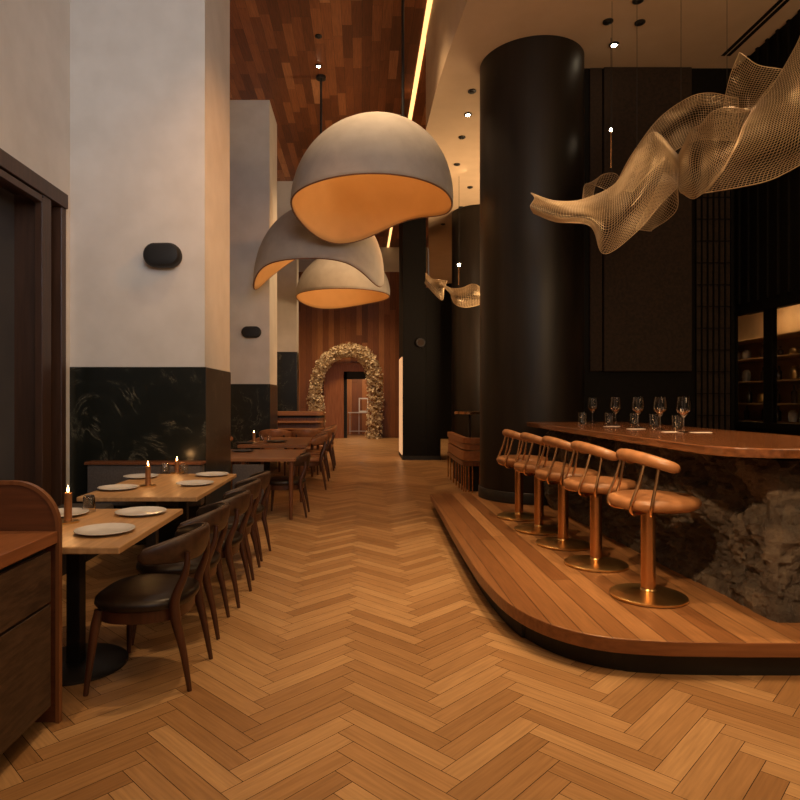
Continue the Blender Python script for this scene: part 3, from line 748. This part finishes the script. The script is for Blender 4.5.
# ------------------------------------------------------------------ tables
def table(x0, x1, y0, y1, peds, label, mm=('oak', 'oak2'), th=.035, round_=False, legs=False):
    cx, cy = (x0+x1)/2, (y0+y1)/2
    t = thing('dining_table', label, 'table', (cx, cy, 0), group='dining tables along the banquette')
    bm = box(x0-cx, x1-cx, y0-cy, y1-cy, .76-th, .76); obj('tabletop', bm, mm[0], t, bevel=.006)
    for p in peds:
        px_, py_ = p[0]-cx, p[1]-cy
        bm = bmesh.new(); lathe(bm, [(.275, 0), (.275, .012), (.265, .018), (.05, .024)], 48, px_, py_); obj('base', bm, 'iron', t, True)
        obj('pedestal', box(px_-.038, px_+.038, py_-.038, py_+.038, .018, .745-th), 'iron', t, bevel=.004)
        obj('top_bracket', box(px_-.22, px_+.22, py_-.04, py_+.04, .745-th, .76-th), 'iron', t)
    if legs:
        for sx in (x0+.08, x1-.06):
            for sy in (y0+.06, y1-.06):
                bm = bmesh.new(); tube(bm, [(sx-cx, sy-cy, 0), (sx-cx, sy-cy, .755-th)], [.022, .034], 10); obj('leg', bm, 'walnut', t, True)
    return t
table(-2.02, -1.185, 3.03, 4.11, [(-1.60, 3.47)], 'pale oak table nearest the viewer, next to the sideboard')
table(-2.12, -1.225, 4.60, 6.06, [(-1.64, 4.85), (-1.64, 5.7)], 'long pale oak table with two candles before the marble pier')
M['mid_wood'] = grain_mat('mid_brown_wood', (.22, .09, .035), (.34, .15, .06), 0, .35)
table(-1.95, -.82, 7.62, 9.05, [], 'plain brown wooden table just past the marble pier', ('mid_wood',)*2, .04, legs=True)
table(-2.0, -.90, 9.95, 12.0, [], 'brown wooden table with glasses and black plates, third along', ('mid_wood',)*2, .05, legs=True)
table(-1.78, -.92, 12.7, 14.3, [], 'farthest brown wooden table before the wooden booth', ('mid_wood',)*2, .05, legs=True)

# ------------------------------------------------------------------ dining chairs  (front faces -x)
M['chair_wood'] = grain_mat('chair_wood', (.048, .016, .007), (.095, .032, .013), 2, .36)
M['leather_back'] = noise_mat('brown_back_leather', (.035, .016, .008), (.06, .027, .014), 30, .42, bs=.05)
def make_chair(label, leather='leather_dark', wood='chair_wood'):
    t = thing('dining_chair', label, 'chair')
    bm = bmesh.new(); rings = []
    for s, z in ((.80, .405), (.95, .415), (1.0, .435), (.985, .455), (.90, .470), (.6, .478), (.05, .482)):
        rings.append([Vector((-.01+s*.255*(abs(math.cos(a))**.8)*(1 if math.cos(a) > 0 else -1), s*(.275-.025*math.cos(a))*(abs(math.sin(a))**.8)*(1 if math.sin(a) > 0 else -1), z)) for a in [k*2*PI/40 for k in range(40)]])
    loft(bm, rings); obj('seat', bm, leather, t, True, sharp=60)
    bm = bmesh.new(); rings = []
    for s, z in ((.86, .35), (.93, .35), (.95, .41), (.88, .41), (.86, .35)):
        rings.append([Vector((-.01+s*.245*(abs(math.cos(a))**.8)*(1 if math.cos(a) > 0 else -1), s*(.262-.03*math.cos(a))*(abs(math.sin(a))**.8)*(1 if math.sin(a) > 0 else -1), z)) for a in [k*2*PI/40 for k in range(40)]])
    loft(bm, rings, True, False); obj('seat_frame', bm, wood, t, True)
    for s in (-1, 1):
        bm = bmesh.new(); tube(bm, catmull([(-.19, s*.205, .41), (-.21, s*.225, .30), (-.225, s*.25, .12), (-.235, s*.265, 0)], 5), [.026, .024, .017, .012], 12); obj('leg', bm, wood, t, True)
        bm = bmesh.new(); tube(bm, catmull([(.27, s*.195, 0), (.235, s*.19, .2), (.195, s*.195, .38), (.20, s*.20, .48), (.245, s*.185, .60), (.255, s*.175, .70)], 5), [.012, .019, .028, .024, .018, .014], 12); obj('leg', bm, wood, t, True)
    # wraparound back
    def rail(th, inner):
        a = math.radians(th); e = abs(th)/80.0
        rx, ry = .295, .285
        x = -.015+rx*math.cos(a); y = ry*math.sin(a)
        hh = .082*(1-.60*e**2); zc = .722-.03*e**2
        nx, ny = math.cos(a), math.sin(a)
        return Vector((x, y, zc)), Vector((nx, ny, 0)), hh
    bm = bmesh.new(); rings = []
    bm2 = bmesh.new(); r2 = []; pp = []
    for k in range(37):
        th = -80+160*k/36; c, n_, hh = rail(th, 0)
        e = abs(th)/80.0; tt = .024*(1-.35*e**2); 
        if k in (0, 36): hh *= .45; tt *= .5
        up = (Vector((0, 0, 1))+n_*.18).normalized()
        rings.append([c+n_*tt*math.cos(q*2*PI/14)+up*hh*math.sin(q*2*PI/14) for q in range(14)])
        c2 = c-n_*tt*.55
        r2.append([c2-n_*(tt*.9)*max(math.cos(q*2*PI/14), -.3)+up*hh*.93*math.sin(q*2*PI/14) for q in range(14)])
        pp.append(c2+up*hh*.95-n_*.002)
    loft(bm, rings); obj('backrest', bm, 'leather_back' if leather == 'leather_dark' else leather, t, True, sharp=70)
    loft(bm2, r2); obj('back_pad', bm2, leather, t, True, sharp=70)
    bm = bmesh.new(); tube(bm, pp[1:-1], .0045, 6, up=(0, 0, 1)); obj('piping', bm, 'piping', t, True)
    return t
g1 = 'dark leather dining chairs along the aisle'
ch = make_chair('dark leather wraparound dining chair nearest the viewer at first oak table')
ch['group'] = g1
ch.location = (-1.14, 3.36, 0); ch.rotation_euler = (0, 0, math.radians(-2))
dup(ch, (-1.17, 4.02, 0), math.radians(3), 'second dark leather dining chair from the viewer, between the two oak tables')
dup(ch, (-1.14, 4.62, 0), math.radians(-2), 'third dark leather dining chair, at near end of the long oak table')
dup(ch, (-1.17, 5.28, 0), math.radians(2), 'fourth dark leather dining chair, at middle of the long oak table')
dup(ch, (-1.18, 5.90, 0), math.radians(-3), 'fifth dark leather dining chair, at far end of the long oak table')
dup(ch, (-.97, 8.0, 0), math.radians(0), 'dark leather dining chair tucked at the plain brown table')
cb = make_chair('brown leather dining chair on aisle side of the table with black plates', 'leather_brown')
cb.location = (-.90, 10.4, 0); cb.rotation_euler = (0, 0, math.radians(4)); cb.scale = (1.08, 1.12, 1.14); cb['group'] = 'brown leather dining chairs at the far tables'
dup(cb, (-.90, 11.5, 0), 0, 'brown leather dining chair at far end of the table with black plates')
dup(cb, (-.88, 13.2, 0), 0, 'brown leather dining chair on aisle side of the farthest table')
dup(cb, (-.90, 14.2, 0), .05, 'last brown leather dining chair in the aisle row, before the booth')
dup(cb, (-2.25, 10.7, 0), PI, 'brown leather dining chair on wall side of the table with black plates')
dup(cb, (-1.72, 12.36, 0), -PI/2, 'brown leather dining chair at the end of the third table, left one')
dup(cb, (-1.12, 12.50, 0), -PI/2+.1, 'brown leather dining chair at the end of the third table, right one')

# ------------------------------------------------------------------ banquette and booth
t = thing('banquette', 'grey upholstered banquette with dark wood rail before the nearest pier', 'banquette', (-2.2, 6.27, 0))
bm = bmesh.new(); bm_box(bm, -.54, .60, -.10, .05, .42, .835, .02); obj('backrest', bm, 'grey_fabric', t, True)
bm = bmesh.new(); bm_box(bm, .62, 1.0, 1.285, 1.325, .1, .69, .01); obj('backrest', bm, 'grey_fabric', t, True)
bm = bmesh.new(); bm_box(bm, -.75, -.25, -3.2, -.12, .33, .46, .03); obj('seat_cushion', bm, 'grey_fabric', t, True)
bm = bmesh.new(); bm_box(bm, -.56, .61, -.115, .065, .835, .862, .004); obj('rail', bm, 'walnut', t)
obj('base', box(-.75, -.32, -3.2, .05, 0, .33), 'black', t)
t = thing('booth', 'reddish wood booth with ledges and rounded end before flower arch', 'booth', (-1.42, 15.6, 0))
def bslab(z0, z1, d, m_):
    bm = bmesh.new()
    pts = [(-.85, 0), (-.85, -d), (.28, -d)]+[(.28+(.2+0)*math.sin(a*PI/16), -d+.2-.2*math.cos(a*PI/16)) for a in range(1, 9)]+[(.48, 0)]
    prism(bm, pts, z0, z1); return bm
obj('cap', bslab(1.10, 1.20, .5, 0), 'mid_wood', t, bevel=.01)
obj('body', bslab(0, 1.04, .40, 0), 'walnut', t)
obj('gap', bslab(1.04, 1.10, .36, 0), 'black', t)
obj('ledge', bslab(.92, .97, .62, 0), 'mid_wood', t, bevel=.01)
obj('ledge', bslab(.76, .80, .66, 0), 'mid_wood', t, bevel=.01)

# ------------------------------------------------------------------ tableware
def plate(px, py, label, mm='plate', r=.155, cache={}):
    p = on(px, py, .762)
    if mm not in cache:
        t = thing('dinner_plate', label, 'plate', (p.x, p.y, .7605)); cache[mm] = t
        bm = bmesh.new(); lathe(bm, [(.001, .004), (.08, .003), (.10, .006), (.15, .020), (.155, .021), (.156, .018), (.10, .0), (.001, 0)], 48, caps=False); obj('dish', bm, mm, t, True, sharp=60)
    else: t = dup(cache[mm], (p.x, p.y, .7605))
    t['label'] = label; t['group'] = 'plates on the dining tables'; t.scale = (r/.155,)*3
    return t
def flat(o):
    return o
plate(105, 532, 'white plate at near front corner of the first oak table')
plate(141, 513.5, 'white plate at far aisle corner of the first oak table')
plate(62, 515, 'white plate behind the candle, half hidden by the sideboard')
plate(118, 489, 'white plate at near wall side of the long oak table')
plate(141, 477.5, 'white plate at far wall side of the long oak table')
plate(195, 484.5, 'white plate on aisle side of the long oak table, near one')
plate(212, 475.5, 'white plate on aisle side of the long oak table, far one')
plate(245, 443.5, 'black plate on left of the third table', 'plate_dark', .17)
plate(276, 442, 'black plate on right of the third table', 'plate_dark', .19)
plate(243, 451.5, 'black plate on the plain brown table', 'plate_dark', .16)
def candle(px, py, hc, label, e=1.2, s=1):
    p = on(px, py, .762); t = thing('candle', label, 'candle', (p.x, p.y, .7605), group='lit candles on the tables')
    bm = bmesh.new(); lathe(bm, [(.062*s, 0), (.064*s, .003), (.064*s, .008), (.03*s, .010)], 32); obj('holder', bm, 'brass', t, True)
    bm = bmesh.new(); lathe(bm, [(.022*s, .008), (.022*s, hc), (.019*s, hc+.003), (.008, hc-.002)], 20); obj('candlestick', bm, 'candle', t, True)
    bm = bmesh.new(); tube(bm, [(0, 0, hc-.002), (.001, 0, hc+.01)], .0015, 6); obj('wick', bm, 'black', t)
    bm = bmesh.new(); lathe(bm, [(.001, hc+.004), (.006*s, hc+.012), (.0065*s, hc+.02), (.004*s, hc+.032), (.0006, hc+.046)], 12); obj('flame', bm, 'flame', t, True)
    l = light('POINT', 'candle_light', (0, 0, hc+.03), e, (1, .5, .18), .01); l.parent = t
candle(68, 522, .172, 'lit bronze candle beside the sideboard on first oak table')
candle(148, 486, .165, 'lit bronze candle at near part of the long oak table')
candle(177, 473, .12, 'lit bronze candle at far part of the long oak table')
candle(254, 441.5, .15, 'lit candle on the table with black plates', 1.2, 1.2)
grp = 'upturned tumblers on the tables'
for px, py, inv, lb in ((89, 511, 1, 'upturned tumbler right of the nearest candle'), (165, 473.5, 1, 'upturned tumbler between the two candles of the long table'), (184, 474.3, 1, 'upturned tumbler right of the far candle on long table'),
                        (262, 441, 0, 'tumbler right of the candle on the third table, left one'), (269, 440.5, 0, 'tumbler between candle and right black plate, third table')):
    p = on(px, py, .762); p.z = .761; tumbler(p, lb, bool(inv), group=grp, s=1.15)

# ------------------------------------------------------------------ far end: portal, flowers, hall table
t = thing('portal_frame', 'brown wooden door surround inside the flower arch', 'door frame', (0, YB, 0))
bm = bmesh.new()
px0, px1, pz = at(324, 0, YB-.3).x, at(375, 0, YB-.3).x, at(0, 365, YB-.3).z
bm_box(bm, px0, dx0+.0, -.32, 0, 0, pz); bm_box(bm, dx1, px1, -.32, 0, 0, pz); bm_box(bm, dx0, dx1, -.32, 0, dh, pz)
obj('surround', bm, 'portal_wood', t, bevel=.01)
bm = bmesh.new(); bm_box(bm, px0-.05, px1+.05, -.36, -.0, pz, pz+.08); obj('cornice', bm, 'portal_wood', t, bevel=.01)
bm = bmesh.new(); bm_box(bm, dx0, dx0+.12, -.25, .2, 0, dh); bm_box(bm, dx0, dx1, -.25, .2, dh-.28, dh); obj('jamb', bm, 'black', t)
def arch():
    p = [at(x, y, YB-.55) for x, y in ((317, 436), (317, 412), (315, 395), (317, 380), (322, 366), (331, 356), (345, 350.5), (358, 351.5), (367, 358), (373, 371), (375, 390), (375, 415), (373, 437))]
    p[0].z = 0.02; p[-1].z = .02
    pp = catmull([tuple(q) for q in p], 8)
    base = Vector((at(347, 0, YB-.55).x, YB-.55, 0))
    t = thing('flower_arch', 'tall arch of cream dried flowers framing the far doorway', 'flower arch', tuple(base))
    pp = [q-base for q in pp]
    bm = bmesh.new(); tube(bm, pp, .05, 8, up=(0, 1, 0)); obj('arch_frame', bm, 'dry_leaf', t, True)
    rr = random.Random(5)
    for nm, mm, n, s0 in (('blossoms', 'blossom', 4200, .042), ('foliage', 'dry_leaf', 1300, .05)):
        bm = bmesh.new()
        for _ in range(n):
            i = rr.randrange(len(pp)); f = i/len(pp)
            c = pp[i].lerp(pp[min(i+1, len(pp)-1)], rr.random())
            rad = (.27 if .15 < f < .6 else .33)*rr.random()**.5
            a = rr.uniform(0, 2*PI); tt = (pp[min(i+1, len(pp)-1)]-pp[max(i-1, 0)]).normalized(); sd = tt.cross(Vector((0, 1, 0))).normalized()
            c = c+sd*rad*math.cos(a)+Vector((0, 1, 0))*min(rad*math.sin(a), .4)+tt*rr.uniform(-.05, .05)
            c.z = max(c.z, .03); c.y = min(c.y, .45) if c.z > pz or abs(c.x) > 1.4 else min(c.y, .1)
            d = Vector((rr.gauss(0, 1), rr.gauss(0, 1)-.6, rr.gauss(0, 1))).normalized(); u = d.orthogonal().normalized(); v = d.cross(u)
            s = s0*rr.uniform(.6, 1.3)
            m0 = bm.verts.new(c)
            ring = [bm.verts.new(c+s*(math.cos(k*2*PI/5)*u+math.sin(k*2*PI/5)*v)+d*s*.4) for k in range(5)]
            for k in (range(5) if nm == 'blossoms' else (0, 2)): bm.faces.new((m0, ring[k], ring[(k+1) % 5]))
        o = obj(nm, bm, mm, t); o['kind'] = 'stuff'
arch()
t = thing('console_table', 'slim console table with pale objects seen through the far doorway', 'table', (at(361, 0, 26).x, 26.2, 0))
bm = bmesh.new(); bm_box(bm, -.55, .4, -.15, .15, .93, .97); obj('tabletop', bm, 'plate', t)
for x in (-.48, -.1, .3): obj('leg', box(x, x+.03, -.1, .1, 0, .93), 'plate', t)
obj('lower_shelf', box(-.5, .35, -.12, .12, .15, .18), 'plate', t)
tt = thing('mirror', 'small pale framed mirror on the console table beyond the doorway', 'mirror', (at(363, 0, 26).x, 26.15, .97))
bm = bmesh.new(); bm_box(bm, -.18, .22, 0, .03, 0, .06); bm_box(bm, -.18, -.13, 0, .03, .06, .55); bm_box(bm, .17, .22, 0, .03, .06, .55); bm_box(bm, -.18, .22, 0, .03, .55, .6); obj('frame', bm, 'plate', tt)
obj('glass', box(-.13, .17, .01, .02, .06, .55), 'glass', tt)
light('AREA', 'vestibule_light', (0, YB+1.2, 2.95), 45, (1, .7, .42), 1, 1, target=(0, YB+1.2, 0))

# ------------------------------------------------------------------ low sofa with rod base and high table behind the big column
t = thing('lounge_sofa', 'low brown leather sofa on rod base beside the big column', 'sofa', (1.62, 9.9, 0))
path = [(.02, 2.0), (.0, 1.0), (.0, .25), (.06, .06), (.25, 0), (.9, 0)]
def band(z0, z1, d, mm, nm, inw=.0):
    pts = catmull([(x, y, 0) for x, y in path], 5); bm = bmesh.new(); rings = []
    for i, p in enumerate(pts):
        tn = (pts[min(i+1, len(pts)-1)]-pts[max(i-1, 0)]).normalized(); nn = Vector((-tn.y, tn.x, 0))
        rings.append([p+nn*inw+Vector((0, 0, z0)), p+nn*(inw+d)+Vector((0, 0, z0)), p+nn*(inw+d)+Vector((0, 0, z1)), p+nn*inw+Vector((0, 0, z1))])
    loft(bm, rings); obj(nm, bm, mm, t, bevel=.02 if z1-z0 > .05 else 0)
band(.78, .87, .10, 'leather_brown', 'top_roll')
band(.68, .77, .12, 'leather_brown', 'back_cushion', .02)
band(.50, .66, .45, 'leather_brown', 'seat_cushion', .01)
band(.42, .49, .45, 'walnut', 'seat_frame')
ps = catmull([(x, y, 0) for x, y in path], 5)
for i in range(0, len(ps), 2):
    p = ps[i]; bm = bmesh.new(); tube(bm, [(p.x+.015, p.y+.015, 0), (p.x+.015, p.y+.015, .43)], .012, 8); obj('rod', bm, 'copper', t)
obj('plinth', box(.12, .9, .15, 2.0, 0, .42), 'black', t)
t = thing('high_table', 'small high table with copper top seen left of big column', 'table', (2.15, 12.4, 0))
bm = bmesh.new(); lathe(bm, [(.30, 1.20), (.30, 1.25)], 40); obj('tabletop', bm, 'copper', t, True)
bm = bmesh.new(); lathe(bm, [(.03, .02), (.03, 1.2)], 16); obj('pole', bm, 'iron', t, True)
bm = bmesh.new(); lathe(bm, [(.22, 0), (.22, .02)], 32); obj('base', bm, 'iron', t, True)
